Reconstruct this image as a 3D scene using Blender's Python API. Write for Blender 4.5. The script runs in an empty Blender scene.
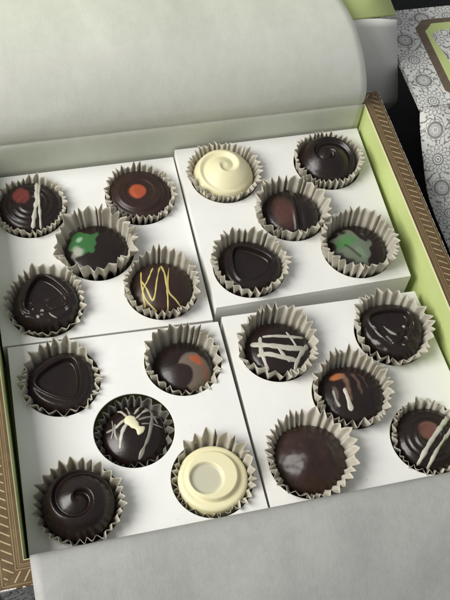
import bpy, bmesh, math, random
from mathutils import Matrix, Vector
from mathutils import noise as mnoise

# ------------------------------------------------------------------ camera, light, exposure
# all numbers below are centimetres; S turns them into metres
S = 0.01
sc = bpy.context.scene
COL = sc.collection
CAM = Vector((-6.7175, -18.2449, 31.3009))
ROT = Matrix(((0.9700962, 0.1483882, -0.1920788), (-0.2276067, 0.8310296, -0.5075283), (0.0843119, 0.5360697, 0.8399528)))
FPX = 950.15                                    # focal length in pixels of a 450 x 600 picture
cd = bpy.data.cameras.new('camera')
cam = bpy.data.objects.new('camera', cd)
COL.objects.link(cam)
cam.matrix_world = Matrix.Translation(CAM * S) @ ROT.to_4x4()
cd.sensor_fit = 'VERTICAL'
cd.sensor_height = 24.0
cd.lens = 24.0 * FPX / 600.0
cd.clip_start = 0.01
cd.clip_end = 50.0
sc.camera = cam

w = bpy.data.worlds.new('World')
sc.world = w
w.use_nodes = True
bg = w.node_tree.nodes['Background']
bg.inputs[0].default_value = (0.93, 0.96, 1.0, 1)
bg.inputs[1].default_value = 0.38

def area(name, loc, target, size, size_y, power, color):
    ld = bpy.data.lights.new(name, 'AREA')
    ld.shape = 'RECTANGLE'
    ld.size = size * S
    ld.size_y = size_y * S
    ld.energy = power
    ld.color = color
    o = bpy.data.objects.new(name, ld)
    COL.objects.link(o)
    o.location = Vector(loc) * S
    d = Vector(target) - Vector(loc)
    o.rotation_euler = d.to_track_quat('-Z', 'Y').to_euler()
    return o
area('window_light', (-66, -2, 58), (0, 0, 0), 54, 54, 10.6, (1.0, 0.985, 0.95))
sc.view_settings.view_transform = 'Standard'
sc.view_settings.look = 'None'
sc.view_settings.exposure = 0.0
sc.view_settings.gamma = 1.0

def at(u, v, z):
    """point of the picture (450 x 600) on the level z, in centimetres"""
    d = ROT @ Vector(((u - 225) / FPX, -(v - 300) / FPX, -1.0))
    return CAM + d * ((z - CAM.z) / d.z)

# ------------------------------------------------------------------ node helpers
class V:
    def __init__(s, nt, sock): s.nt = nt; s.k = sock
    def _m(s, op, *a, clamp=False):
        n = s.nt.nodes.new('ShaderNodeMath'); n.operation = op; n.use_clamp = clamp
        for i, x in enumerate((s,) + a):
            if isinstance(x, V): s.nt.links.new(x.k, n.inputs[i])
            else: n.inputs[i].default_value = float(x)
        return V(s.nt, n.outputs[0])
    def __add__(s, o): return s._m('ADD', o)
    __radd__ = __add__
    def __sub__(s, o): return s._m('SUBTRACT', o)
    def __rsub__(s, o): return (s * -1.0) + o
    def __mul__(s, o): return s._m('MULTIPLY', o)
    __rmul__ = __mul__
    def __truediv__(s, o): return s._m('DIVIDE', o)
    def lt(s, o): return s._m('LESS_THAN', o)
    def gt(s, o): return s._m('GREATER_THAN', o)
    def abs(s): return s._m('ABSOLUTE')
    def fract(s): return s._m('FRACT')
    def sin(s): return s._m('SINE')
    def cos(s): return s._m('COSINE')
    def sqrt(s): return s._m('SQRT')
    def atan2(s, o): return s._m('ARCTAN2', o)
    def mx(s, o): return s._m('MAXIMUM', o)
    def mn(s, o): return s._m('MINIMUM', o)
    def inv(s): return (s * -1.0) + 1.0

def new_mat(name):
    m = bpy.data.materials.new(name); m.use_nodes = True
    nt = m.node_tree; b = nt.nodes['Principled BSDF']
    return m, nt, b
def setp(b, color=None, rough=None, spec=None, **k):
    if color is not None: b.inputs['Base Color'].default_value = (*color, 1)
    if rough is not None: b.inputs['Roughness'].default_value = rough
    if spec is not None: b.inputs['Specular IOR Level'].default_value = spec
def noise(nt, scale, detail=4, rough=0.55, coord='Object', stretch=None):
    tc = nt.nodes.new('ShaderNodeTexCoord')
    src = tc.outputs[coord]
    mp = nt.nodes.new('ShaderNodeMapping')
    f = 100.0 if coord in ('Object', 'Generated') else 1.0
    st = stretch or (1, 1, 1)
    mp.inputs['Scale'].default_value = (f * st[0], f * st[1], f * st[2])
    nt.links.new(src, mp.inputs['Vector'])
    n = nt.nodes.new('ShaderNodeTexNoise')
    n.inputs['Scale'].default_value = scale; n.inputs['Detail'].default_value = detail
    n.inputs['Roughness'].default_value = rough
    nt.links.new(mp.outputs[0], n.inputs['Vector'])
    return n.outputs['Fac']
def ramp(nt, fac, stops):
    r = nt.nodes.new('ShaderNodeValToRGB')
    el = r.color_ramp.elements
    while len(el) > 1: el.remove(el[-1])
    el[0].position = stops[0][0]; el[0].color = (*stops[0][1], 1)
    for p, c in stops[1:]:
        e = el.new(p); e.color = (*c, 1)
    nt.links.new(fac, r.inputs[0])
    return r.outputs[0]
def bump(nt, b, h, strength, dist):
    n = nt.nodes.new('ShaderNodeBump'); n.inputs['Strength'].default_value = strength
    n.inputs['Distance'].default_value = dist * S
    nt.links.new(h, n.inputs['Height']); nt.links.new(n.outputs[0], b.inputs['Normal'])
def mixc(nt, fac, a, c):
    m = nt.nodes.new('ShaderNodeMix'); m.data_type = 'RGBA'
    for x, i in ((fac, 0), (a, 6), (c, 7)):
        if isinstance(x, V): nt.links.new(x.k, m.inputs[i])
        elif isinstance(x, (tuple, list)): m.inputs[i].default_value = (*x, 1)
        elif isinstance(x, float): m.inputs[i].default_value = x
        else: nt.links.new(x, m.inputs[i])
    return m.outputs[2]
def add_translucent(m, amount, color):
    nt = m.node_tree; b = nt.nodes['Principled BSDF']; out = nt.nodes['Material Output']
    t = nt.nodes.new('ShaderNodeBsdfTranslucent'); t.inputs[0].default_value = (*color, 1)
    mx = nt.nodes.new('ShaderNodeMixShader'); mx.inputs[0].default_value = amount
    nt.links.new(b.outputs[0], mx.inputs[1]); nt.links.new(t.outputs[0], mx.inputs[2])
    nt.links.new(mx.outputs[0], out.inputs[0])

def noisy(name, c0, c1, scale, rough, spec, bs=0.15, bd=0.01, bscale=None, stretch=None):
    m, nt, b = new_mat(name)
    setp(b, rough=rough, spec=spec)
    n = noise(nt, scale, 5, 0.6, stretch=stretch)
    nt.links.new(ramp(nt, n, [(0.3, c0), (0.7, c1)]), b.inputs['Base Color'])
    n2 = noise(nt, bscale or scale * 6, 4, 0.6)
    bump(nt, b, n2, bs, bd)
    return m

M = {}
def card_mat():
    m, nt, b = new_mat('white_card')
    setp(b, rough=0.62, spec=0.3)
    base = ramp(nt, noise(nt, 0.35, 5, 0.6), [(0.3, (0.715, 0.71, 0.67)), (0.7, (0.78, 0.775, 0.74))])
    sp = V(nt, noise(nt, 7.5, 3, 0.6)); big = V(nt, noise(nt, 0.8, 3, 0.6))
    k = (sp - 0.715)._m('MULTIPLY', 22.0, clamp=True) * 0.55
    k = k.mx((big - 0.60)._m('MULTIPLY', 3.0, clamp=True) * 0.10)
    nt.links.new(mixc(nt, k, base, (0.30, 0.23, 0.16)), b.inputs['Base Color'])
    bump(nt, b, noise(nt, 9, 5, 0.65), 0.2, 0.008)
    return m
M['card'] = card_mat()
M['card_edge'] = noisy('cut_card_edge', (0.60, 0.58, 0.52), (0.7, 0.68, 0.62), 2.0, 0.8, 0.2)
M['green'] = noisy('lime_paper_lining', (0.48, 0.56, 0.215), (0.53, 0.61, 0.25), 0.6, 0.5, 0.35, 0.12, 0.006, 14)
def cup_mat():
    m, nt, b = new_mat('glassine_cup_paper')
    setp(b, rough=0.5, spec=0.4)
    n = noise(nt, 1.5, 5, 0.6)
    base = ramp(nt, n, [(0.3, (0.57, 0.535, 0.44)), (0.7, (0.66, 0.625, 0.535))])
    st = V(nt, noise(nt, 1.1, 6, 0.75)); sp = V(nt, noise(nt, 11.0, 3, 0.8))
    k = ((st - 0.56) * 5.0)._m('ADD', 0.0, clamp=True) * 0.35
    k = k.mx((sp - 0.68)._m('MULTIPLY', 12.0, clamp=True) * 0.5)
    nt.links.new(mixc(nt, k, base, (0.26, 0.19, 0.12)), b.inputs['Base Color'])
    bump(nt, b, noise(nt, 12, 4, 0.6), 0.25, 0.01)
    return m
M['cup'] = cup_mat()
add_translucent(M['cup'], 0.28, (0.62, 0.55, 0.42))
M['cup_shaded'] = noisy('shaded_cup_paper', (0.13, 0.12, 0.105), (0.18, 0.165, 0.14), 1.5, 0.45, 0.4, 0.25, 0.01, 12)  # cup paper darkened in colour to stand for the shade inside the hole
M['table'] = noisy('black_table', (0.006, 0.006, 0.006), (0.012, 0.012, 0.012), 2.0, 0.6, 0.2)

# vellum sheets: mottled translucent paper
def vellum(name, c0, c1, tr, alpha=1.0):
    m, nt, b = new_mat(name)
    setp(b, rough=0.55, spec=0.35)
    n = V(nt, noise(nt, 0.35, 3, 0.5)); n1 = V(nt, noise(nt, 2.8, 5, 0.7))
    n3 = V(nt, noise(nt, 1.6, 4, 0.6, stretch=(1.0, 0.35, 0.35)))
    n4 = V(nt, noise(nt, 14.0, 3, 0.8))
    f = n * 0.2 + n1 * 0.3 + n3 * 0.25 + n4 * 0.25
    nt.links.new(ramp(nt, f.k, [(0.42, c0), (0.58, c1)]), b.inputs['Base Color'])
    bn = V(nt, noise(nt, 1.2, 6, 0.65))
    bump(nt, b, (bn * 0.6 + V(nt, noise(nt, 9.0, 4, 0.7, stretch=(1.0, 0.4, 0.4))) * 0.4).k, 0.40, 0.05)
    add_translucent(m, tr, c1)
    if alpha < 1.0:                                   # the lining glimmers through the thin paper
        out = nt.nodes['Material Output']; tp = nt.nodes.new('ShaderNodeBsdfTransparent'); mx = nt.nodes.new('ShaderNodeMixShader')
        src = out.inputs[0].links[0].from_socket
        mx.inputs[0].default_value = alpha
        nt.links.new(tp.outputs[0], mx.inputs[1]); nt.links.new(src, mx.inputs[2]); nt.links.new(mx.outputs[0], out.inputs[0])
    return m
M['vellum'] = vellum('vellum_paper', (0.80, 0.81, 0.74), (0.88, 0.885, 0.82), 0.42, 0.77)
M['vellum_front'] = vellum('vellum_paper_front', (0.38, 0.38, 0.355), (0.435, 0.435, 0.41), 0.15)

def choc_mat(name, c0, c1, rough, spec=0.42, coat=0.0, bs=0.38, pig=True):
    m, nt, b = new_mat(name)
    setp(b, spec=spec)
    n = noise(nt, 1.3, 5, 0.6)
    base = ramp(nt, n, [(0.3, c0), (0.7, c1)])
    if pig:
        a = nt.nodes.new('ShaderNodeAttribute'); a.attribute_name = 'pigment'
        nz = V(nt, noise(nt, 4.5, 4, 0.7))
        al = V(nt, a.outputs['Alpha'])
        f = (al * 1.5 + (nz - 0.5) * 0.9 * (al * al.inv() * 4.0) - 0.25)._m('ADD', 0.0, clamp=True)
        base = mixc(nt, f, base, a.outputs['Color'])
    nt.links.new(base, b.inputs['Base Color'])
    n3 = V(nt, noise(nt, 2.2, 5, 0.65))
    rr = n3 * 0.24 + (rough - 0.12)
    nt.links.new(rr.k, b.inputs['Roughness'])
    n2 = noise(nt, 3.2, 6, 0.65)
    bump(nt, b, n2, bs, 0.03)
    b.inputs['Coat Weight'].default_value = coat
    b.inputs['Coat Roughness'].default_value = 0.2
    return m
M['dark'] = choc_mat('dark_chocolate', (0.0095, 0.0050, 0.0043), (0.017, 0.0088, 0.0072), 0.26)
M['brown'] = choc_mat('brown_chocolate', (0.020, 0.0095, 0.0070), (0.034, 0.0155, 0.011), 0.36)
M['white'] = choc_mat('white_chocolate', (0.70, 0.65, 0.40), (0.76, 0.71, 0.46), 0.42, pig=True, bs=0.15)
M['white_drizzle'] = choc_mat('white_drizzle', (0.34, 0.325, 0.265), (0.52, 0.50, 0.42), 0.42, pig=False)
M['thin_drizzle'] = choc_mat('thin_white_drizzle', (0.15, 0.14, 0.115), (0.36, 0.345, 0.29), 0.45, pig=False)
M['yellow_drizzle'] = choc_mat('yellow_drizzle', (0.42, 0.34, 0.10), (0.55, 0.46, 0.16), 0.45, pig=False)
M['cream_blob'] = choc_mat('cream_blob', (0.68, 0.65, 0.42), (0.74, 0.70, 0.48), 0.4, pig=False)

# printed box rim: brown with fine lines and slanted gold ticks; u runs along in cm, v across 0..1
def rim_mat():
    m, nt, b = new_mat('printed_brown_rim')
    uv = nt.nodes.new('ShaderNodeUVMap'); uv.uv_map = 'UVMap'
    sp = nt.nodes.new('ShaderNodeSeparateXYZ'); nt.links.new(uv.outputs[0], sp.inputs[0])
    u, v = V(nt, sp.outputs[0]), V(nt, sp.outputs[1])
    band = (v - 0.60).abs().lt(0.19)
    tick = ((u + v * 0.55) / 0.30).fract().lt(0.17) * band
    lines = ((v - 0.17).abs().lt(0.016)).mx((v - 0.245).abs().lt(0.012)).mx((v - 0.34).abs().lt(0.018)).mx((v - 0.87).abs().lt(0.016))
    n = V(nt, noise(nt, 3.0, 4, 0.6))
    brown = ramp(nt, n.k, [(0.3, (0.088, 0.054, 0.022)), (0.7, (0.125, 0.078, 0.033))])
    c = mixc(nt, lines * 0.55, brown, (0.34, 0.26, 0.13))
    c = mixc(nt, tick * (n * 0.5 + 0.5), c, (0.50, 0.41, 0.23))
    edge = (v - 0.0).lt(0.035)
    c = mixc(nt, edge, c, (0.60, 0.60, 0.34))  # pale line paints in the highlight along the inner top edge
    wear = v.gt(0.965) * (V(nt, noise(nt, 7.0, 3, 0.7)).gt(0.47))
    c = mixc(nt, wear, c, (0.78, 0.76, 0.70))
    nt.links.new(c, b.inputs['Base Color'])
    setp(b, rough=0.42, spec=0.4)
    bump(nt, b, n.k, 0.1, 0.01)
    return m
M['rim'] = rim_mat()

# black and white medallion paper; uv in centimetres
def medallion_mat():
    m, nt, b = new_mat('medallion_paper')
    uv = nt.nodes.new('ShaderNodeUVMap'); uv.uv_map = 'UVMap'
    sp = nt.nodes.new('ShaderNodeSeparateXYZ'); nt.links.new(uv.outputs[0], sp.inputs[0])
    u0, v0 = V(nt, sp.outputs[0]), V(nt, sp.outputs[1])
    P = 2.6
    def cell(ou, ov):
        x = ((u0 / P + ou).fract() - 0.5) * P
        y = ((v0 / P + ov).fract() - 0.5) * P
        r = (x * x + y * y).sqrt()
        return x, y, r, y.atan2(x)
    def near(a, c, wd): return (a - c).abs().lt(wd * 1.0)
    ink = None
    def add(k):
        nonlocal ink
        ink = k if ink is None else ink.mx(k)
    for ou, ov in ((0.0, 0.0), (0.5, 0.5)):            # large flowers
        x, y, r, a = cell(ou, ov)
        pet = (a * 8.0).cos().abs()
        add(near(r, pet * 0.16 + 0.50, 0.030))
        add(near(r, (a * 8.0).sin().abs() * 0.13 + 0.34, 0.024))
        add(near(r, 0.245, 0.028)); add(near(r, 0.14, 0.022)); add(r.lt(0.05))
        add(((a * 16.0).sin().gt(0.55)) * near(r, 0.295, 0.035))
        add(((a * 12.0).cos().gt(0.80)) * near(r, 0.78, 0.07))
    for ou, ov in ((0.5, 0.0), (0.0, 0.5)):            # dark ringed ovals
        x, y, r, a = cell(ou, ov)
        add(near(r, 0.335, 0.055)); add(near(r, 0.235, 0.016)); add(r.lt(0.10) * (a * 6.0).cos().gt(-0.2)); add(near(r, 0.17, 0.014))
        add(near(r, (a * 10.0).cos() * 0.035 + 0.46, 0.018))
    n = V(nt, noise(nt, 0.75, 1.2, 0.4, coord='UV'))
    vine = ((n * 9.0).fract() - 0.5).abs().lt(0.075)
    x, y, r, a = cell(0.0, 0.0); x2, y2, r2, a2 = cell(0.5, 0.5)
    x3, y3, r3, a3 = cell(0.5, 0.0); x4, y4, r4, a4 = cell(0.0, 0.5)
    free = r.gt(0.68) * r2.gt(0.68) * r3.gt(0.50) * r4.gt(0.50)
    add(vine * free)
    fn = V(nt, noise(nt, 9.0, 3, 0.7, coord='UV'))
    c = mixc(nt, ink * (fn * 0.5 + 0.5), (0.66, 0.655, 0.62), (0.07, 0.062, 0.054))
    nt.links.new(c, b.inputs['Base Color'])
    setp(b, rough=0.45, spec=0.4)
    return m
M['medallion'] = medallion_mat()

def brown_band_mat():
    m, nt, b = new_mat('brown_band')
    n = V(nt, noise(nt, 5.0, 4, 0.7)); n2 = V(nt, noise(nt, 22.0, 2, 0.6))
    c = ramp(nt, (n * 0.4 + n2 * 0.6).k, [(0.35, (0.085, 0.058, 0.034)), (0.65, (0.175, 0.13, 0.085))])
    nt.links.new(c, b.inputs['Base Color']); setp(b, rough=0.45, spec=0.4)
    return m
M['band'] = brown_band_mat()

# ------------------------------------------------------------------ mesh helpers
def obj(name, verts, faces, mat, parent=None, loc=(0, 0, 0), smooth=False, uvs=None, mats=None, midx=None):
    me = bpy.data.meshes.new(name)
    me.from_pydata([(v[0] * S, v[1] * S, v[2] * S) for v in verts], [], faces)
    if uvs is not None:
        ul = me.uv_layers.new(name='UVMap')
        for lp in me.loops: ul.data[lp.index].uv = uvs[lp.vertex_index]
    for mm in (mats or [mat]): me.materials.append(mm)
    for i, p in enumerate(me.polygons):
        p.use_smooth = smooth
        if midx: p.material_index = midx[i]
    me.validate(); me.update()
    o = bpy.data.objects.new(name, me); COL.objects.link(o)
    o.location = Vector(loc) * S
    if parent: o.parent = parent
    return o
def tag(o, label=None, cat=None, group=None, kind=None):
    if label: o['label'] = label
    if cat: o['category'] = cat
    if group: o['group'] = group
    if kind: o['kind'] = kind
    return o
def empty(name, loc=(0, 0, 0)):
    o = bpy.data.objects.new(name, None); COL.objects.link(o)
    o.empty_display_size = 0.01
    o.location = Vector(loc) * S
    return o
def bevel(o, wd, seg=2):
    m = o.modifiers.new('bevel', 'BEVEL'); m.width = wd * S; m.segments = seg; m.limit_method = 'ANGLE'
    return o
def solid(o, th, off=0.0):
    m = o.modifiers.new('thickness', 'SOLIDIFY'); m.thickness = th * S; m.offset = off
    return o
def prism(name, pts, z0, z1, mat, parent=None, bv=0.0, loc=(0, 0, 0)):
    n = len(pts)
    v = [(p[0], p[1], z0) for p in pts] + [(p[0], p[1], z1) for p in pts]
    f = [tuple(range(n))[::-1], tuple(range(n, 2 * n))] + [(i, (i + 1) % n, n + (i + 1) % n, n + i) for i in range(n)]
    o = obj(name, v, f, mat, parent, loc)
    if bv: bevel(o, bv)
    return o
def smoothstep(a, b, x):
    t = min(1, max(0, (x - a) / (b - a))); return t * t * (3 - 2 * t)
def catmull(pts, k=8):
    P = [pts[0]] + list(pts) + [pts[-1]]; out = []
    for i in range(1, len(P) - 2):
        for j in range(k):
            t = j / k
            out.append(tuple(0.5 * (2 * P[i][c] + (P[i + 1][c] - P[i - 1][c]) * t + (2 * P[i - 1][c] - 5 * P[i][c] + 4 * P[i + 1][c] - P[i + 2][c]) * t * t
                       + (3 * P[i][c] - P[i - 1][c] - 3 * P[i + 1][c] + P[i + 2][c]) * t ** 3) for c in range(len(pts[0]))))
    out.append(tuple(pts[-1])); return out

# ------------------------------------------------------------------ table
ZT = -2.62
obj('table', [(-60, -60, ZT), (60, -60, ZT), (60, 70, ZT), (-60, 70, ZT)], [(0, 1, 2, 3)], M['table'])['kind'] = 'structure'

# ------------------------------------------------------------------ gift box
XI, XO, YB, YBO, YF, YFO = 8.42, 9.28, 8.50, 9.22, -8.50, -9.36
ZR = 1.54
box = empty('gift_box', (0, 0, ZT))
tag(box, 'open lime lined chocolate box with brown gold ticked rim holding the trays', 'gift box')
def bxo(z): return z - ZT
prism('base_panel', [(-9.1, YFO + .05), (XO - .05, YFO + .05), (XO - .05, YBO - .05), (-9.1, YBO - .05)], 0.01, 0.16, M['green'], box)
def wall(a, b_, ai, bi):
    """hollow double wall: outer pair a-b, inner pair ai-bi; inner face green, top printed, outer face patterned"""
    L = math.dist(a, b_)
    d = Vector((b_[0] - a[0], b_[1] - a[1])).normalized()
    def al(p): return (p[0] - a[0]) * d.x + (p[1] - a[1]) * d.y
    h = bxo(ZR)
    o = obj('wall', [(ai[0], ai[1], .17), (bi[0], bi[1], .17), (bi[0], bi[1], h - .02), (ai[0], ai[1], h - .02),
                     (a[0], a[1], 0), (b_[0], b_[1], 0), (b_[0], b_[1], h - .02), (a[0], a[1], h - .02)],
            [(0, 1, 2, 3), (4, 7, 6, 5), (3, 2, 6, 7), (0, 4, 5, 1), (0, 3, 7, 4), (1, 5, 6, 2)], None, box,
            mats=[M['green'], M['medallion']], midx=[0, 1, 0, 0, 0, 0],
            uvs=[(al(ai), 0), (al(bi), 0), (al(bi), h), (al(ai), h), (0, 0), (L, 0), (L, h), (0, h)])
    # printed rim strip folded over the top of the wall, with rounded shoulders
    nn = 34; prof = [(-0.008, -0.05), (0.0, 0.0), (0.05, 0.022), (0.95, 0.022), (1.0, 0.0), (1.012, -0.10)]
    vs, us, fs = [], [], []
    for i in range(nn + 1):
        t = i / nn
        pi = (ai[0] + (bi[0] - ai[0]) * t, ai[1] + (bi[1] - ai[1]) * t)
        po = (a[0] + (b_[0] - a[0]) * t, a[1] + (b_[1] - a[1]) * t)
        for (q, dz) in prof:
            x, y = pi[0] + (po[0] - pi[0]) * q, pi[1] + (po[1] - pi[1]) * q
            wob = 0.012 * math.sin(i * 1.7) if 0.2 < q else 0
            vs.append((x, y, h + dz + wob)); us.append((al((x, y)), min(1, max(0, q)) if q < 1.005 else 0.99))
    m_ = len(prof)
    for i in range(nn):
        for j in range(m_ - 1):
            k = i * m_ + j
            fs.append((k, k + m_, k + m_ + 1, k + 1))
    r = obj('rim', vs, fs, M['rim'], o, uvs=us, smooth=False)
    return o
A = [(-9.16, YFO), (XO, YFO), (XO, YBO), (-9.16, YBO)]
I = [(-8.31, YF), (XI, YF), (XI, YB), (-8.31, YB)]
for k in range(4):
    wall(A[k], A[(k + 1) % 4], I[k], I[(k + 1) % 4])

# lid opened behind the box: whitish spine flap, lime lid lining beyond
def sheet(name, grid, mat, parent=None, th=0.03, uvs=None, smooth=True, loc=(0, 0, 0)):
    nr, nc = len(grid), len(grid[0])
    vs = [p for row in grid for p in row]
    fs = [(i * nc + j, i * nc + j + 1, (i + 1) * nc + j + 1, (i + 1) * nc + j) for i in range(nr - 1) for j in range(nc - 1)]
    o = obj(name, vs, fs, mat, parent, loc, smooth=smooth, uvs=uvs)
    solid(o, th)
    return o
lid = empty('lid', (0, YBO, bxo(ZT)))
lid.parent = box
LY, LZ = YBO, ZT
g = []
XR = 11.42
for i in range(13):                       # spine flap, rounded lower corner
    t = i / 12; z = -1.35 + 5.45 * t
    xr = XR - 1.36 * t ** 1.1
    if t < 0.12: xr -= 0.42 * (1 - math.sqrt(max(0, 1 - (1 - t / 0.12) ** 2)))
    row = []
    for j in range(25):
        s_ = j / 24; x = -9.5 + (xr + 9.5) * s_
        row.append((x, 11.0 - LY - 0.25 * smoothstep(8.6, xr, x) + 0.06 * math.sin(x * 1.1 + z), z - LZ))
    g.append(row)
sheet('spine_flap', g, M['card'], lid, 0.06)
g = []
for i in range(9):
    t = i / 8
    g.append([(-10.5 + (10.08 + 10.5 - 0.2 * t) * j / 12, 11.02 - LY + 9 * t, 4.16 - LZ + 1.3 * t) for j in range(13)])
sheet('lid_panel', g, M['green'], lid, 0.12)

# ------------------------------------------------------------------ trays
QUAD = {
    'back left': ([(-8.22, 0.12), (-0.22, -0.14), (-0.10, 8.20), (-8.22, 8.22)], 0.0),
    'back right': ([(-0.06, 0.15), (8.02, 0.24), (8.25, 8.25), (-0.04, 8.26)], 0.37),
    'front left': ([(-8.22, -8.05), (-0.02, -8.10), (-0.05, -0.24), (-8.05, 0.06)], 0.0),
    'front right': ([(0.06, -8.10), (8.36, -8.10), (8.10, -0.26), (0.13, -0.06)], 0.0),
}
HOLES = {
    'back left': [(-6.39, 6.35), (-1.9, 6.25), (-4.05, 3.85), (-6.41, 1.66), (-1.89, 1.64)],
    'back right': [(1.74, 6.51), (6.31, 6.48), (4.04, 4.14), (1.66, 1.79), (6.23, 1.92)],
    'front left': [(-6.30, -1.68), (-1.74, -1.70), (-4.03, -4.12), (-6.31, -6.44), (-1.69, -6.45)],
    'front right': [(1.9, -1.80), (6.50, -1.95), (4.12, -4.2), (1.84, -6.46), (6.47, -6.46)],
}
HR = 1.45
def tray(key, label):
    q, z = QUAD[key]
    t = empty('chocolate_tray', (0, 0, ZT + .17 + (z if z else 0)))
    tag(t, label, 'tray', 'white card trays in the box')
    base = t.location.z / S
    bm = bmesh.new()
    def loop(pts, zz):
        vs = [bm.verts.new((x * S, y * S, (zz - base) * S)) for x, y in pts]
        return [bm.edges.new((vs[i], vs[(i + 1) % len(vs)])) for i in range(len(vs))]
    es = loop(q, z)
    for cx, cy in HOLES[key]:
        es += loop([(cx + HR * math.cos(a * math.tau / 72), cy + HR * math.sin(a * math.tau / 72)) for a in range(72)], z)
    bmesh.ops.triangle_fill(bm, use_beauty=True, use_dissolve=False, edges=es)
    bmesh.ops.recalc_face_normals(bm, faces=bm.faces)
    if sum(f.normal.z for f in bm.faces) < 0:
        bmesh.ops.reverse_faces(bm, faces=bm.faces)
    me = bpy.data.meshes.new('top_panel'); bm.to_mesh(me); bm.free()
    me.materials.append(M['card']); me.materials.append(M['card_edge'])
    o = bpy.data.objects.new('top_panel', me); COL.objects.link(o); o.parent = t
    m = solid(o, 0.06, -1.0).modifiers[-1]
    m.material_offset_rim = 1
    bevel(o, 0.012, 1)
    for i in range(4):
        a, b_ = Vector(q[i]), Vector(q[(i + 1) % 4])
        n = Vector((-(b_ - a).y, (b_ - a).x)).normalized()
        e = (b_ - a).normalized() * (0.055 if i % 2 else 0.0)
        a2, b2 = a + e + n * 0.004, b_ - e + n * 0.004
        zt = z - base - 0.062
        pts = [a2, b2, b2 + n * 0.045, a2 + n * 0.045]
        prism('side_panel', [(p.x, p.y) for p in pts], 0.0, zt, M['card'], t)
    return t
tray('back left', 'white card tray at back left with red dotted, orange dotted and green marked chocolates')
tray('back right', 'white card tray standing slightly higher, with white swirl and green leaf chocolates')
tray('front left', 'white card tray with the white ring chocolate and the sunken striped one')
tray('front right', 'white card tray with crosshatched chocolate and the big plain brown dome')

# ------------------------------------------------------------------ paper cups
def cup(c, zplane, rt, rise, seed, label, n=30, amp=0.13, tilt=(0, 0), rz=1.33, off=(0, 0), wild=0.3, z0=-1.35, mat='cup', crush=None, rd=0.35):
    """fluted cup; tilt=(angle, amount) lifts one side of the mouth"""
    amp *= 0.86; rt -= 0.03
    rnd = random.Random(seed)
    zb = zplane + z0
    lv = [0, 0.02, 0.25, 0.5, 0.68, 0.84, 0.93, 1.0]
    angs = []
    acc = 0; ws = [1 + rnd.uniform(-0.42, 0.42) * (0.6 + wild) for _ in range(n)]
    tot = sum(ws)
    for k in range(n): angs.append(acc / tot * math.tau); acc += ws[k]
    angs.append(math.tau)
    jr = [rnd.uniform(-1, 1) for _ in range(n)]; jz = [rnd.uniform(-1, 1) for _ in range(n)]
    ja = [rnd.uniform(0.72, 1.22) for _ in range(n)]
    lean = [rnd.uniform(-1, 1) for _ in range(n)]
    cols = []
    sharp = [-1.0, -0.5, 0.18, 0.72, 1.0, 0.72, 0.18, -0.5]
    round_ = [-1.0, -0.62, 0.25, 0.86, 1.0, 0.86, 0.25, -0.62]
    subs = [(p, a_ * (1 - rd) + b_ * rd) for p, a_, b_ in zip((0.0, 0.14, 0.30, 0.43, 0.5, 0.57, 0.70, 0.86), sharp, round_)]
    ph = [rnd.uniform(0, 6.28) for _ in range(3)]
    for k in range(n):
        for (s_, r_) in subs:
            cols.append((angs[k] + (angs[k + 1] - angs[k]) * s_, r_, k, s_))
    verts = []
    nc = len(cols)
    for li, t in enumerate(lv):
        for (a, r_, k, s_) in cols:
            top = rise + tilt[1] * math.cos(a - tilt[0])
            z = -z0 * 0 + zb + (0 - z0 + top) * t
            zrel = z - zplane
            base_r = 0.98 + (rz - 0.98) * min(1, max(0, (zrel - z0) / -z0))
            if zrel > 0 and top > 0.02:
                q_ = min(1.0, zrel / top)
                base_r = rz + (rt - amp * 0.6 - rz) * q_ ** 0.85
            low = 0.035 * math.sin(2 * a + ph[0]) + 0.028 * math.sin(3 * a + ph[1]) + 0.02 * math.sin(5 * a + ph[2])
            am = (0.075 + (amp - 0.075) * t ** 1.1) * ja[k]
            rad = base_r + am * r_ + t * t * (jr[k] * 0.05 * (1 + wild) * (0.5 + 0.5 * r_) + low * (0.6 + wild))
            if zrel < 0.08 and zrel > -1.0: rad = min(rad, 1.415 if abs(zrel) < .1 else 1.44)
            if crush:
                for (ca, cw, cr) in crush:
                    dd = (a - ca + math.pi) % math.tau - math.pi
                    rad -= cr * math.exp(-(dd / cw) ** 2) * t * t
            zz = z + t ** 3 * (jz[k] * 0.062 * (1 + wild) + 0.012 * r_)
            aa = a + t * t * lean[k] * 0.05 * (0.4 + wild) * (0.5 + 0.5 * r_)
            if li == 0: rad *= 0.93
            verts.append((rad * math.cos(aa) + off[0] * max(0, t), rad * math.sin(aa) + off[1] * max(0, t), zz - zb))
    faces = []
    for li in range(len(lv) - 1):
        for j in range(nc):
            j2 = (j + 1) % nc
            faces.append((li * nc + j, li * nc + j2, (li + 1) * nc + j2, (li + 1) * nc + j))
    verts.append((0, 0, 0.0)); ci = len(verts) - 1
    for j in range(nc): faces.append((ci, (j + 1) % nc, j))
    o = obj('paper_cup', verts, faces, M[mat], None, (c[0], c[1], zb), smooth=False)
    m = solid(o, 0.008).modifiers[-1]; m.use_even_offset = False
    for p in o.data.polygons: p.use_smooth = True
    tag(o, label, 'paper cup', 'fluted paper cups in the trays')
    return o

# ------------------------------------------------------------------ chocolates
def ntri(x, y, rot, k=9.0, d=1.0):
    """distance like measure whose level lines are rounded, bulging triangles"""
    s_ = 0.0
    for i in range(3):
        a = rot + i * math.tau / 3
        s_ += math.hypot(x + d * math.cos(a), y + d * math.sin(a)) ** k
    return s_ ** (1 / k) - d

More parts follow.
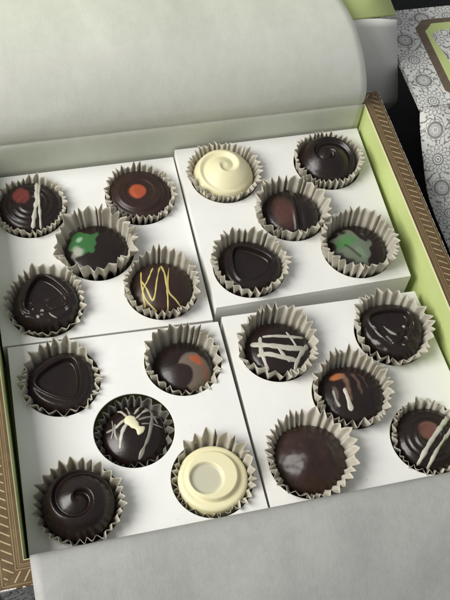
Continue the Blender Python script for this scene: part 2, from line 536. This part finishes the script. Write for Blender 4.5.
class Choc:
    """a moulded chocolate as a fine height field over its outline, with its own pigment marks"""
    def __init__(s, c, zplane, top, R, h, outline=None, edge=0.22, z0=-1.25):
        s.c = c; s.zp = zplane; s.top = top; s.R = R; s.h = h; s.edge = edge; s.z0 = z0
        s.outline = outline or (lambda a: R)
        s.marks = []
    def rel(s, u, v, dz=0.0):
        h = s.top + 0.2
        for _ in range(6):
            p = at(u, v, s.zp + h); x, y = p.x - s.c[0], p.y - s.c[1]
            r = math.hypot(x, y); R = s.outline(math.atan2(y, x)) * 0.95
            f = min(1.0, R / max(r, 1e-6))
            h = 0.5 * h + 0.5 * s.H(x * f, y * f)
        return (x, y)
    def H(s, x, y):
        r = math.hypot(x, y); R = s.outline(math.atan2(y, x)); t = r / R
        e = s.edge / R
        z = s.h(x, y)
        if t > 1 - e:
            q = min(1, (t - (1 - e)) / e)
            z -= s.edge * (1 - math.sqrt(max(0, 1 - q * q)))
        return s.top + z
    def build(s, mat, label, name='chocolate', decos=(), nr=46, na=120, cat='chocolate'):
        verts = [(0, 0, s.H(0, 0))]; cols = [s.pig(0, 0)]
        for i in range(1, nr + 1):
            t = i / nr
            t = 1 - (1 - t) ** 1.25
            for j in range(na):
                a = math.tau * j / na; R = s.outline(a)
                x, y = R * t * math.cos(a), R * t * math.sin(a)
                verts.append((x, y, s.H(x, y))); cols.append(s.pig(x, y))
        zb = s.z0
        for q, rr in ((0.33, 1.0), (0.8, 0.96), (1.0, 0.90)):
            for j in range(na):
                a = math.tau * j / na; R = s.outline(a) * rr
                x, y = s.outline(a) * math.cos(a), s.outline(a) * math.sin(a)
                zt = s.H(x, y)
                verts.append((R * math.cos(a), R * math.sin(a), zt + (zb - zt) * q)); cols.append((0, 0, 0, 0))
        faces = [(0, 1 + j, 1 + (j + 1) % na) for j in range(na)]
        for i in range(nr + 2):
            for j in range(na):
                a0 = 1 + i * na
                faces.append((a0 + j, a0 + na + j, a0 + na + (j + 1) % na, a0 + (j + 1) % na))
        b0 = 1 + (nr + 2) * na
        faces.append(tuple(b0 + j for j in range(na))[::-1])
        loc = (s.c[0], s.c[1], s.zp + zb)
        verts = [(x, y, z - zb) for x, y, z in verts]
        root = None
        if decos: root = empty(name, loc)
        o = obj('chocolate_body' if decos else name, verts, faces, M[mat], root, (0, 0, 0) if decos else loc, smooth=True)
        ca = o.data.color_attributes.new('pigment', 'FLOAT_COLOR', 'POINT')
        for i, c in enumerate(cols): ca.data[i].color = c
        for d in decos: d(s, root)
        tag(root or o, label, cat, 'chocolates in the paper cups')
        return root or o
    def pig(s, x, y):
        out = (0, 0, 0, 0)
        for m in s.marks:
            c, a = m(x, y)
            if a > 0.004:
                a0 = out[3]; na_ = a + a0 * (1 - a)
                out = tuple((c[i] * a + out[i] * a0 * (1 - a)) / na_ for i in range(3)) + (na_,)
        return out
    def blob(s, u, v, rx, ry, rot, color, soft=0.35, strength=1.0, rag=0.15):
        cx, cy = s.rel(u, v); ca, sa = math.cos(rot), math.sin(rot)
        def f(x, y):
            dx, dy = x - cx, y - cy
            p, q = (dx * ca + dy * sa) / rx, (-dx * sa + dy * ca) / ry
            n = mnoise.noise(Vector((x * 3.1 + u, y * 3.1 + v, 0))) * rag
            d = math.hypot(p, q) + n
            return color, strength * (1 - smoothstep(1 - soft, 1 + soft, d))
        s.marks.append(f)

def path_part(name, pts_px, mat, wd, ht=0.024, taper=0.25, wob=0.75, dz=0.0):
    """drizzle laid over the surface through picture points [(u, v[, width factor])]"""
    def d(ch, root):
        pts = []
        for p in pts_px:
            x, y = ch.rel(p[0], p[1], dz)
            pts.append((x, y, (p[2] if len(p) > 2 else 1.0)))
        pts = catmull(pts, 7)
        rnd = random.Random(int(pts_px[0][0] * 13 + pts_px[0][1]))
        verts, faces = [], []
        K = 9; n = len(pts)
        keep = []
        for i, (x, y, wf) in enumerate(pts):
            R = ch.outline(math.atan2(y, x))
            rr = math.hypot(x, y)
            if rr > R * 0.985: x, y = x * R * 0.985 / rr, y * R * 0.985 / rr
            keep.append((x, y, wf))
        pts = keep
        for i, (x, y, wf) in enumerate(pts):
            a = pts[max(0, i - 1)]; b_ = pts[min(n - 1, i + 1)]
            t = Vector((b_[0] - a[0], b_[1] - a[1]))
            if t.length < 1e-6: t = Vector((1, 0))
            t.normalize(); nrm = Vector((-t.y, t.x))
            e = min(i, n - 1 - i) / 4.0
            endf = math.sqrt(1 - (1 - min(1, e)) ** 2) if e < 1 else 1.0
            w_ = wd * wf * (taper + (1 - taper) * endf) * (1 + wob * mnoise.noise(Vector((x * 4, y * 4, pts_px[0][0]))))
            if e == 0: w_ *= 0.35
            for k in range(K):
                q = -1 + 2 * k / (K - 1)
                px, py = x + nrm.x * w_ * q, y + nrm.y * w_ * q
                z = ch.H(px, py) + ht * math.sqrt(max(0, 1 - q * q)) * (0.4 + 0.6 * endf) - (0.012 if abs(q) > .99 else -0.004)
                verts.append((px, py, z - ch.z0))
            verts.append((x, y, ch.H(x, y) - 0.04 - ch.z0))
        K1 = K + 1
        for i in range(n - 1):
            for k in range(K1):
                k2 = (k + 1) % K1
                faces.append((i * K1 + k, i * K1 + k2, (i + 1) * K1 + k2, (i + 1) * K1 + k))
        faces.append(tuple(range(K1))); faces.append(tuple((n - 1) * K1 + k for k in range(K1))[::-1])
        obj(name, verts, faces, M[mat], root, smooth=True)
    return d

def dome(R, ht, p=2.0, lip=0.0):
    return lambda x, y: ht * (1 - min(1, math.hypot(x, y) / R) ** p)
def swirl(R, ht, turns, amp, rot=0.0, hand=1, r0=0.10, fade=0.82, dent=0.0, sharp=0.18):
    def f(x, y):
        r = math.hypot(x, y); a = math.atan2(y, x)
        s_ = r / R
        w_ = (turns * s_ - hand * (a - rot) / math.tau) % 1.0
        prof = (w_ / sharp) if w_ < sharp else (1 - w_) / (1 - sharp)
        prof = prof ** 0.8 if w_ > sharp else prof * prof * (3 - 2 * prof)
        k = smoothstep(r0 * 0.3, r0 * 1.6, s_) * (1 - smoothstep(fade - 0.14, fade, s_))
        return ht * (1 - min(1, s_) ** 2.6) + amp * (prof - 0.4) * k - dent * math.exp(-(s_ / 0.2) ** 2)
    return f
def rings(R, ht, lst):
    """lst: (radius, width, height) ridges"""
    def f(x, y):
        s_ = math.hypot(x, y)
        z = ht * (1 - min(1, s_ / R) ** 3)
        for (r, w_, h_) in lst: z += h_ * math.exp(-((s_ - r) / w_) ** 2)
        return z
    return f
def plateau(R, steps):
    """steps: (radius, width, height): raised table inside radius"""
    def f(x, y):
        s_ = math.hypot(x, y); z = 0
        for (r, w_, h_) in steps: z += h_ * (1 - smoothstep(r - w_, r + w_, s_))
        return z
    return f
def triangle(a_out, a_in, rot, depth, ridge, off=(0, 0), side=None, slope=0.0, rough=0.0, seed=0):
    def f(x, y):
        q = ntri(x - off[0], y - off[1], rot, 18, 1.9) - 0.05
        z = -depth * (1 - smoothstep(a_in - 0.10, a_in + 0.02, q)) + ridge * math.exp(-((q - a_in - 0.05) / 0.05) ** 2)
        qo = ntri(x, y, rot, 7, 1.7) - 0.22
        z -= 0.26 * smoothstep(a_in + 0.10, a_out + 0.12, qo)
        z += slope * x
        if rough:
            n = mnoise.noise(Vector((x * 4 + seed, y * 4, 1.7)))
            z += rough * max(0, n) * smoothstep(0.0, 0.3, -y + 0.2)
        return z
    return f
def tri_outline(a_out, rot, k=6.0, rmax=1.32):
    tab = []
    for n in range(361):
        a = D(n); lo, hi = 0.0, 3.0
        for _ in range(30):
            m_ = (lo + hi) / 2
            if ntri(m_ * math.cos(a), m_ * math.sin(a), rot, 8, 1.7) - 0.20 > a_out: hi = m_
            else: lo = m_
        r = (lo + hi) / 2
        tab.append((r ** -9 + rmax ** -9) ** (-1 / 9))
    def f(a):
        q = math.degrees(a) % 360; i = int(q); t = q - i
        return tab[i] * (1 - t) + tab[min(360, i + 1)] * t
    return f
D = math.radians
CP = {k: HOLES[k] for k in HOLES}
BL, BR, FL, FR = (HOLES[k] for k in ('back left', 'back right', 'front left', 'front right'))
ZBR = 0.37
up = D(100)                                     # the far side of a cup

# --- back left tray
cup(BL[0], 0, 1.49, 0.36, 1, 'cup of the red dotted chocolate with white bars, far left corner', n=34, amp=0.11)
c = Choc((BL[0][0], BL[0][1]), 0, 0.24, 1.27, rings(1.27, 0.16, [(0.42, 0.09, 0.07), (0.66, 0.07, 0.06), (0.88, 0.06, 0.05)]))
c.blob(21, 196, 0.34, 0.40, 0, (0.16, 0.035, 0.03), 0.3, 0.9)
c.build('dark', 'dark ringed chocolate with red spot and two upright white bars, back left corner',
        decos=[path_part('drizzle', [(37, 181), (37, 196), (35, 212), (33, 229)], 'white_drizzle', 0.10, 0.06, dz=.2),
               path_part('drizzle', [(40.5, 182), (39, 196), (40, 213), (41, 229)], 'white_drizzle', 0.055, 0.07, dz=.2)])
cup(BL[1], 0, 1.48, 0.38, 2, 'cup of the orange dotted chocolate near the back wall', n=36, amp=0.12, off=(0, .04))
c = Choc((BL[1][0] - .02, BL[1][1] + .02), 0, 0.28, 1.27, plateau(1.27, [(0.97, 0.09, 0.13), (0.60, 0.05, -0.035), (0.30, 0.10, 0.05)]))
c.blob(137.5, 190.5, 0.35, 0.37, 0, (0.34, 0.07, 0.028), 0.2, 1.0, 0.08)
c.build('brown', 'dark stepped round chocolate with an orange dot in its centre')
cup(BL[2], 0, 1.60, 0.74, 3, 'tall beige cup of the green marked dark chocolate', n=26, amp=0.14, wild=1.1, off=(-.12, .10))
c = Choc((BL[2][0] - .05, BL[2][1] + .02), 0, 0.12, 1.24, dome(1.24, 0.24, 2.2))
c.blob(82, 243, 0.62, 0.52, 0.9, (0.035, 0.125, 0.035), 0.2, 0.92, 0.6)
c.blob(77, 253, 0.24, 0.22, 0.9, (0.42, 0.40, 0.34), 0.45, 0.75, 0.5)
c.blob(79, 240, 0.14, 0.09, 0.9, (0.35, 0.50, 0.33), 0.5, 0.6, 0.5)
c.build('dark', 'low dark chocolate with a green patch and a pale smear on its left half')
cup(BL[3], 0, 1.58, 0.40, 4, 'cup of the heart shaped chocolate by the left wall', n=28, amp=0.12, wild=0.5, tilt=(up, 0.1))
c = Choc((BL[3][0] + .02, BL[3][1] + .03), 0, 0.48, 1.10, triangle(1.04, 0.62, D(35), 0.20, 0.08, off=(0.0, .10), rough=0.12, seed=3), tri_outline(1.04, D(35), rmax=1.36), edge=0.26)
c.build('dark', 'rounded triangular dark chocolate with chipped sunken face, by the left wall',
        decos=[path_part('chip', [(41, 309), (43.5, 311.5)], 'thin_drizzle', 0.07, 0.04), path_part('chip', [(53, 307), (56, 307)], 'thin_drizzle', 0.05, 0.03),
               path_part('chip', [(37, 315), (39, 318)], 'thin_drizzle', 0.05, 0.03), path_part('chip', [(49, 312.5), (53, 316), (57, 318)], 'thin_drizzle', 0.035, 0.03)])
cup(BL[4], 0, 1.52, 0.58, 5, 'cup of the yellow drizzled chocolate', n=33, amp=0.12, wild=0.4, tilt=(D(40), 0.06))
c = Choc((BL[4][0] - .02, BL[4][1] - .02), 0, 0.04, 1.26, dome(1.26, 0.48, 2.4))
Y = 'yellow_drizzle'
c.build('brown', 'smooth round chocolate with thin yellow zigzag drizzle',
        decos=[path_part('drizzle', [(141, 272), (141.5, 285), (145, 298), (152, 307), (157, 312)], Y, 0.0360, dz=.3),
               path_part('drizzle', [(153, 268), (148, 280), (143, 290), (144, 300), (145, 309)], Y, 0.0440, dz=.3),
               path_part('drizzle', [(160, 267), (157, 280), (155, 295), (152, 300), (146, 288), (141, 281)], Y, 0.0400, dz=.3),
               path_part('drizzle', [(161, 266), (165, 275), (167, 288), (168, 300), (168, 312)], Y, 0.0400, dz=.3),
               path_part('drizzle', [(169, 268), (168, 280), (169, 292), (176, 300), (181, 308)], Y, 0.0320, dz=.3)])

# --- back right tray
cup(BR[0], ZBR, 1.58, 0.40, 6, 'cup of the white swirl chocolate', n=40, amp=0.11, off=(0, .05))
c = Choc((BR[0][0] - .04, BR[0][1] + .02), ZBR, 0.26, 1.28, swirl(1.26, 0.40, 1.35, 0.20, D(-140), 1, 0.12, 0.95, 0.0, 0.30), edge=0.32)
c.build('white', 'glossy cream white swirl topped chocolate')
cup(BR[1], ZBR, 1.50, 0.48, 7, 'cup of the dark swirl in the back right corner', n=38, amp=0.12, tilt=(D(-60), 0.06))
c = Choc((BR[1][0], BR[1][1] + .03), ZBR, 0.34, 1.26, swirl(1.24, 0.30, 1.5, 0.25, D(20), -1, 0.12, 0.95, 0.0, 0.26), edge=0.34)
c.build('dark', 'glossy dark swirl chocolate in the back right corner')
cup(BR[2], ZBR, 1.56, 0.62, 8, 'crumpled cup of the ridged reddish brown chocolate', n=32, amp=0.14, wild=1.0)
def seam(x, y):
    r = math.hypot(x, y)
    d = x * math.cos(D(-4)) + y * math.sin(D(-4)) - 0.08
    return 0.36 * (1 - (r / 1.15) ** 2) + 0.09 * math.exp(-(d / 0.10) ** 2) - 0.11 * math.exp(-((d - 0.2) / 0.16) ** 2)
c = Choc((BR[2][0] - .02, BR[2][1]), ZBR, 0.08, 1.2, seam)
c.blob(284, 211, 0.42, 0.75, 0.0, (0.085, 0.035, 0.026), 0.45, 0.7)
c.build('dark', 'domed dark chocolate with one raised seam down its middle')
cup(BR[3], ZBR, 1.56, 0.58, 9, 'cup of the triangular chocolate on the higher tray', n=32, amp=0.13, wild=0.6, tilt=(D(140), 0.10))
c = Choc((BR[3][0], BR[3][1] - .02), ZBR, 0.28, 1.2, triangle(1.08, 0.60, D(55), 0.18, 0.08, off=(0, .06)), tri_outline(1.08, D(55), rmax=1.38), edge=0.24)
c.build('dark', 'plain rounded triangular dark chocolate with sunken face on the higher tray')
cup(BR[4], ZBR, 1.56, 0.80, 10, 'tall cup of the pale green leaf chocolate', n=32, amp=0.13, wild=0.5)
def leafh(x, y):
    r = math.hypot(x, y)
    return 0.30 * (1 - (r / 1.14) ** 2)
c = Choc((BR[4][0], BR[4][1] - .02), ZBR, 0.10, 1.22, leafh)
c.blob(353, 245, 0.80, 0.62, D(-55), (0.14, 0.165, 0.115), 0.22, 0.92, 0.6)
c.blob(346, 241, 0.42, 0.30, D(20), (0.06, 0.19, 0.05), 0.4, 0.8, 0.4)
c.blob(361, 252, 0.25, 0.18, D(-50), (0.17, 0.26, 0.15), 0.4, 0.6, 0.4)
def leaf_groove(x, y):
    cx, cy = c.rel(353, 250); d = D(-48)
    q = (x - cx) * math.cos(d) + (y - cy) * math.sin(d); p = -(x - cx) * math.sin(d) + (y - cy) * math.cos(d)
    return (0.035, 0.03, 0.025), (0.85 * math.exp(-((p + 0.04 * math.sin(4 * q)) / 0.055) ** 2) if abs(q) < 0.42 else 0)
c.marks.append(leaf_groove)
c.build('dark', 'dark chocolate bearing a pale green and grey leaf mark')

# --- front left tray
cup(FL[0], 0, 1.50, 0.34, 11, 'cup of the triangular chocolate beside the left wall of the front tray', n=25, amp=0.14, wild=0.7, tilt=(D(125), 0.16), rd=0.5)
c = Choc((FL[0][0] + .04, FL[0][1] - .06), 0, 0.20, 1.16, triangle(1.08, 0.62, D(-3), 0.17, 0.08, off=(-0.04, 0.03)), tri_outline(1.08, D(-3), rmax=1.34), edge=0.24)
c.build('dark', 'dark triangular chocolate pointing left, the plain one of the front left tray')
cup(FL[1], 0, 1.46, 0.30, 12, 'cup of the grey and orange swooshed chocolate', n=26, amp=0.13, wild=0.6, tilt=(D(110), 0.22), rd=0.5)
c = Choc((FL[1][0] + .02, FL[1][1] - .10), 0, -0.24, 1.12, dome(1.12, 0.36, 2.2))
c.blob(195, 370, 0.60, 0.78, D(8), (0.155, 0.115, 0.085), 0.12, 0.95, 0.08)
c.blob(180, 375, 0.50, 0.46, D(8), (0.022, 0.013, 0.011), 0.10, 1.0, 0.06)
c.blob(194, 358, 0.20, 0.14, D(0), (0.42, 0.10, 0.035), 0.5, 0.9, 0.5)
c.blob(199, 362, 0.14, 0.12, D(0), (0.42, 0.10, 0.035), 0.5, 0.9, 0.5)
c.blob(205, 372, 0.12, 0.35, D(10), (0.28, 0.09, 0.04), 0.5, 0.5, 0.4)
c.build('dark', 'smooth chocolate with grey brown comma and orange specks')
cup(FL[2], 0, 1.5, -0.14, 13, 'cup coloured dark for shade, sunk below its hole, around the cream striped chocolate', n=24, amp=0.14, wild=0.3, rz=1.40, mat='cup_shaded', rd=1.0)
c = Choc((FL[2][0], FL[2][1]), 0, -0.48, 1.22, dome(1.22, 0.46, 2.2))
W = 'thin_drizzle'
c.build('dark', 'sunken dark chocolate with a cream bar and pale radiating stripes',
        decos=[path_part('cream_bar', [(126, 417), (132, 422), (138, 428), (143.5, 432)], 'cream_blob', 0.20, 0.05, taper=.1, wob=.9),
               path_part('drizzle', [(131, 420), (124, 428), (121, 438), (120, 449)], 'white_drizzle', 0.07),
               path_part('drizzle', [(129, 418), (122, 422), (115, 429)], 'white_drizzle', 0.06),
               path_part('drizzle', [(127, 417), (121, 412), (117, 412)], 'white_drizzle', 0.05),
               path_part('drizzle', [(130, 415), (127, 409), (125, 406)], W, 0.045),
               path_part('drizzle', [(134, 415), (139, 408), (142, 405)], 'white_drizzle', 0.05),
               path_part('drizzle', [(136, 419), (145, 411), (154, 408)], 'white_drizzle', 0.06),
               path_part('drizzle', [(138, 420), (149, 417), (160, 418)], W, 0.05),
               path_part('drizzle', [(152, 408), (152, 420), (149, 436), (144, 448), (139, 460)], W, 0.065),
               path_part('drizzle', [(156, 409), (163, 420), (166, 434)], W, 0.045),
               path_part('drizzle', [(115, 424), (115, 434), (118, 441)], W, 0.045),
               path_part('drizzle', [(106, 433), (112, 430), (116, 427)], W, 0.04),
               path_part('drizzle', [(112, 421), (113, 430), (111, 440)], W, 0.03),
               path_part('drizzle', [(141, 424), (152, 424), (163, 428)], W, 0.035),
               path_part('drizzle', [(146, 402), (150, 411), (158, 424)], W, 0.035)])
cup(FL[3], 0, 1.56, 0.56, 14, 'grey brown cup of the large dark swirl chocolate, nearest corner', n=27, rd=0.8, amp=0.12, tilt=(D(40), 0.05), off=(-.06, -.12), mat='cup')
c = Choc((FL[3][0] - .06, FL[3][1] - .13), 0, 0.56, 1.22, swirl(1.24, 0.28, 1.6, 0.25, D(150), -1, 0.12, 0.97, 0.0, 0.24), edge=0.40)
c.build('dark', 'large raised dark swirl chocolate in the front left corner')
cup(FL[4], 0, 1.55, 0.22, 15, 'cup leaning to the right around the white ring chocolate', n=27, amp=0.14, wild=0.6, tilt=(D(50), 0.38), rz=1.36)
c = Choc((FL[4][0] + .02, FL[4][1] - .02), 0, 0.12, 1.23, plateau(1.16, [(0.94, 0.07, 0.16), (0.58, 0.07, -0.10)]), edge=0.16)
p0 = c.rel(206.5, 479)
c.h = (lambda p: lambda x, y: 0.20 * (1 - smoothstep(0.86, 0.96, math.hypot(x + 0.03, y - .03))) - 0.12 * (1 - smoothstep(0.50, 0.62, math.hypot(x - p[0], y - p[1]))))(p0)
c.blob(206.5, 479, 0.56, 0.58, 0, (0.50, 0.485, 0.36), 0.16, 0.9, 0.12)
c.build('white', 'cream white ring shaped chocolate with grey hollow centre')

# --- front right tray
cup(FR[0], 0, 1.58, 0.60, 16, 'cup of the white crosshatched chocolate, crumpled at its right', n=28, amp=0.15, wild=0.9, tilt=(D(95), 0.08), off=(.02, .04))
c = Choc((FR[0][0] + .02, FR[0][1] - .08), 0, 0.06, 1.24, dome(1.24, 0.30, 2.6))
W2 = 'white_drizzle'
c.build('dark', 'dark chocolate with broad white crosshatched drizzle',
        decos=[path_part('drizzle', [(250, 345), (262, 345), (275, 346), (290, 348), (305, 349)], W2, 0.12, dz=.2, wob=.5),
               path_part('drizzle', [(257, 356), (268, 354), (282, 357), (298, 361)], W2, 0.10, dz=.2, wob=.5),
               path_part('drizzle', [(262, 337), (275, 336), (292, 337), (303, 338)], W2, 0.07, dz=.2, wob=.5),
               path_part('drizzle', [(260, 337), (261, 350), (265, 362), (268, 372)], W2, 0.08, dz=.2, wob=.5),
               path_part('drizzle', [(277, 346), (283, 354), (290, 362)], W2, 0.06, dz=.2, wob=.5),
               path_part('drizzle', [(286, 332), (293, 341), (298, 350)], W2, 0.06, dz=.2, wob=.5),
               path_part('drizzle', [(308, 345), (300, 356), (296, 365), (295, 374)], W2, 0.09, dz=.2, wob=.5)])
cup(FR[1], 0, 1.62, 0.60, 17, 'cup of the scratched triangular chocolate by the green wall', n=27, amp=0.13, wild=0.6)
c = Choc((FR[1][0] - .02, FR[1][1] + .02), 0, 0.40, 1.2, triangle(1.08, 0.60, D(85), 0.18, 0.075, off=(0.0, 0.12), rough=0.12, seed=9), tri_outline(1.10, D(85), rmax=1.44), edge=0.26)
c.build('dark', 'big triangular dark chocolate with scratched face by the green wall',
        decos=[path_part('chip', [(383.5, 326), (388, 330), (396, 334.5)], W, 0.05, 0.03), path_part('chip', [(386, 336), (391, 340), (393, 344)], W, 0.05, 0.03),
               path_part('chip', [(402.5, 325.5), (405, 327)], W, 0.07, 0.03), path_part('chip', [(372, 326), (377, 329)], W, 0.035, 0.02),
               path_part('chip', [(404, 337), (408, 339)], W, 0.03, 0.02), path_part('chip', [(402, 344), (405, 345)], W, 0.03, 0.02),
               path_part('chip', [(413, 321), (414, 325)], W, 0.03, 0.02)])
cup(FR[2], 0, 1.56, 0.60, 18, 'cup of the orange smeared chocolate in the middle of its tray', n=31, amp=0.14, wild=0.8)
c = Choc((FR[2][0] + .03, FR[2][1] - .06), 0, 0.06, 1.24, dome(1.24, 0.34, 2.2))
c.blob(337, 377, 0.28, 0.15, D(10), (0.36, 0.12, 0.04), 0.4, 0.85, 0.4)
def streak(u0, v0, u1, v1, wd, col, st):
    a, b_ = c.rel(u0, v0), c.rel(u1, v1)
    def f(x, y):
        dx, dy = b_[0] - a[0], b_[1] - a[1]; L = math.hypot(dx, dy)
        q = ((x - a[0]) * dx + (y - a[1]) * dy) / L / L; p = ((x - a[0]) * dy - (y - a[1]) * dx) / L
        p += 0.06 * math.sin(q * 5) + 0.05 * mnoise.noise(Vector((x * 5, y * 5, u0)))
        return col, st * math.exp(-(p / wd) ** 2) * smoothstep(-.1, .15, q) * (1 - smoothstep(0.85, 1.1, q))
    c.marks.append(f)
streak(341, 374, 352, 402, 0.12, (0.20, 0.11, 0.07), 0.7)
streak(350, 373, 364, 394, 0.08, (0.16, 0.085, 0.055), 0.6)
streak(332, 386, 339, 408, 0.10, (0.17, 0.12, 0.10), 0.55)
streak(357, 374, 370, 388, 0.05, (0.12, 0.06, 0.04), 0.5)
c.build('dark', 'dark chocolate with orange smear and two pale wavy streaks',
        decos=[path_part('drizzle', [(333, 390), (336, 400), (340, 407)], W, 0.055, 0.03, dz=.2),
               path_part('drizzle', [(344, 388), (348, 398), (350, 405), (352, 411)], W2, 0.085, 0.04, dz=.2)])
cup(FR[3], 0, 1.72, 0.62, 19, 'widest tall cup around the plain brown dome', n=32, amp=0.14, wild=0.6, off=(.04, .02))
c = Choc((FR[3][0] + .05, FR[3][1] + .03), 0, 0.06, 1.33, lambda x, y: 0.66 * (1 - min(1, math.hypot(x, y) / 1.33) ** 2.1) + 0.07 * mnoise.noise(Vector((x * 1.6, y * 1.6, 7.7))) + 0.02 * mnoise.noise(Vector((x * 5, y * 5, 2.2))) + 0.03 * mnoise.noise(Vector((x * 2.6, y * 2.6, 9.1))), edge=.1)
c.build('brown', 'large plain smooth brown dome chocolate')
cup(FR[4], 0, 1.50, 0.14, 20, 'cup of the brown dotted chocolate with slanting white bars, cut by the frame', n=30, amp=0.12, tilt=(D(140), 0.1))
c = Choc((FR[4][0], FR[4][1]), 0, 0.0, 1.24, rings(1.24, 0.14, [(0.48, 0.10, 0.08), (0.76, 0.07, 0.06), (0.98, 0.05, 0.05)]))
c.blob(428, 430, 0.36, 0.34, 0, (0.14, 0.06, 0.045), 0.3, 0.9)
c.build('dark', 'dark ringed chocolate with brown spot and two slanting white bars, front right',
        decos=[path_part('drizzle', [(452, 412), (443, 424), (430, 443), (417, 466)], W2, 0.10, 0.07, dz=.15),
               path_part('drizzle', [(456, 424), (446, 437), (436, 452), (427, 470)], W2, 0.07, 0.06, dz=.15)])

# ------------------------------------------------------------------ vellum sheets
prof = catmull([(8.38, -0.9, 8.30), (8.385, 0.3, 8.30), (8.39, 1.2, 8.30), (8.43, 1.56, 8.30), (8.52, 1.62, 8.29), (8.46, 1.74, 8.28), (8.36, 2.0, 8.26), (8.38, 2.5, 8.25), (8.65, 3.2, 8.18), (9.25, 4.0, 8.03), (10.2, 4.7, 7.78), (11.6, 5.2, 7.35), (13.2, 5.5, 6.85), (15.2, 5.8, 6.3), (17.5, 6.1, 5.8)], 6)
g = []
for i, (y, z, xr) in enumerate(prof):
    t = smoothstep(1.7, 6.0, z)
    row = []
    for j in range(61):
        x0_ = -8.27 - 2.6 * smoothstep(1.56, 1.9, z)
        s_ = j / 60; x = x0_ + (xr - x0_) * s_
        wv = 0.10 * math.sin(x * 0.55 + 1.0 + t * 2) * t + 0.05 * math.sin(x * 1.3 + t * 4) * t
        wv += (0.16 * mnoise.noise(Vector((x * 0.35, z * 0.3, 0.3))) + 0.05 * (1 - abs(mnoise.noise(Vector((x * 0.5 + y * 0.2, y * 0.35, 5.3))) * 4)) * 0.5) * min(1, t * 4)
        row.append((x, y + wv * 0.8, z + wv))
    g.append(row)
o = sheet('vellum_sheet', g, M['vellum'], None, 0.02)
tag(o, 'grey translucent liner sheet curling up over the back edge of the box', 'liner paper', 'vellum liner sheets')
prof = catmull([(-8.05, 0.10), (-8.16, 0.55), (-8.30, 1.20), (-8.60, 1.68), (-9.2, 1.80), (-10.2, 1.58), (-11.4, 1.05), (-12.9, 0.1), (-14.5, -1.2)], 7)
g = []
for i, (y, z) in enumerate(prof):
    t = i / (len(prof) - 1)
    row = []
    for j in range(61):
        s_ = j / 60; xl = -8.14 + 0.05 * t; x = xl + (11 - xl) * s_
        wv = (0.10 * mnoise.noise(Vector((x * 0.5, y * 0.5, 4.3))) + 0.05 * math.sin(x * 0.8 + 2 * t)) * min(1, max(0, t - 0.3) * 4)
        row.append((x, y, z + wv))
    g.append(row)
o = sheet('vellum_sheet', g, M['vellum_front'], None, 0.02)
tag(o, 'grey translucent liner sheet folded out over the front edge', 'liner paper', 'vellum liner sheets')

# ------------------------------------------------------------------ second box, seen at the top right
b2 = empty('patterned_gift_box', (10.9, 8.04, ZT))
tag(b2, 'closed black and white medallion patterned box with brown bordered green lid', 'gift box')
OX, OY = 10.9, 8.04
def loc2(pts): return [(x - OX, y - OY) for x, y in pts]
def flat(name, pts, z0, z1, mat, par=b2, bv=0.0):
    n = len(pts); P_ = loc2(pts)
    uo = (0.6, 1.06)
    v = [(p[0], p[1], z0 - ZT) for p in P_] + [(p[0], p[1], z1 - ZT) for p in P_]
    f = [tuple(range(n))[::-1], tuple(range(n, 2 * n))] + [(i, (i + 1) % n, n + (i + 1) % n, n + i) for i in range(n)]
    o = obj(name, v, f, mat, par, uvs=[(x[0] + uo[0], x[1] + uo[1]) for x in P_] * 2)
    ul = o.data.uv_layers['UVMap']
    for p in o.data.polygons:
        if abs(p.normal.z) < 0.5:
            for li in p.loop_indices:
                co = o.data.vertices[o.data.loops[li].vertex_index].co / S
                ul.data[li].uv = ((co.y if abs(p.normal.x) > 0.5 else co.x) + uo[0], co.z)
    return o
flat('body', [(15.2, 9.0), (28, 9.0), (28, 14.0), (15.2, 14.0)], ZT + 0.003, 1.24, M['medallion'])
top = flat('lid_top', [(10.9, 8.04), (28.3, 8.04), (28.3, 14.18), (10.9, 14.18)], 1.25, 1.5, M['medallion'])
# scalloped brown band with green field and patterned label
def frame_pts(x0, y0, x1, y1, r):
    """rectangle whose corners carry a small scallop and shoulder"""
    pts = []
    def corner(cx, cy, a0, sx, sy):
        pr_ = [(0.0, 1.25), (0.10, 1.0), (0.32, 0.92), (0.45, 0.75), (0.75, 0.45), (0.92, 0.32), (1.0, 0.10), (1.25, 0.0)]
        return [(cx + sx * a * r, cy + sy * b_ * r) for a, b_ in pr_]
    pts += corner(x0, y0, 0, 1, 1)
    pts += corner(x1, y0, 0, -1, 1)[::-1]
    pts += corner(x1, y1, 0, -1, -1)
    pts += corner(x0, y1, 0, 1, -1)[::-1]
    return pts
flat('brown_border', frame_pts(12.36, 8.35, 26.8, 13.38, 0.42), 1.503, 1.507, M['band'])
flat('green_field', frame_pts(12.76, 8.8, 26.3, 13.08, 0.40), 1.510, 1.514, M['green'])
flat('inner_label', [(13.35, 9.4), (25.4, 9.4), (25.4, 12.58), (13.4, 12.58), (12.98, 12.35), (13.0, 12.1)], 1.517, 1.53, M['medallion'])
prof = catmull([(8.00, 1.46), (7.92, 1.25), (7.6, 0.83), (7.11, 0.38), (6.42, -0.17), (5.25, -0.95), (4.21, -1.15), (3.29, -1.2), (1.6, -1.25), (-2.0, -1.3)], 5)
g, uu = [], []
L = 0
for i, (y, z) in enumerate(prof):
    if i: L += math.hypot(y - prof[i - 1][0], z - prof[i - 1][1])
    row = []
    for j in range(13):
        x = 10.9 + 17.2 * j / 12
        row.append((x - OX, y - OY, z - ZT)); uu.append((x - OX + 0.6, -L + 1.06))
    g.append(row)
sheet('front_flap', g, M['medallion'], b2, 0.05, uvs=uu)

sc.render.engine = 'CYCLES'
sc.cycles.use_denoising = True
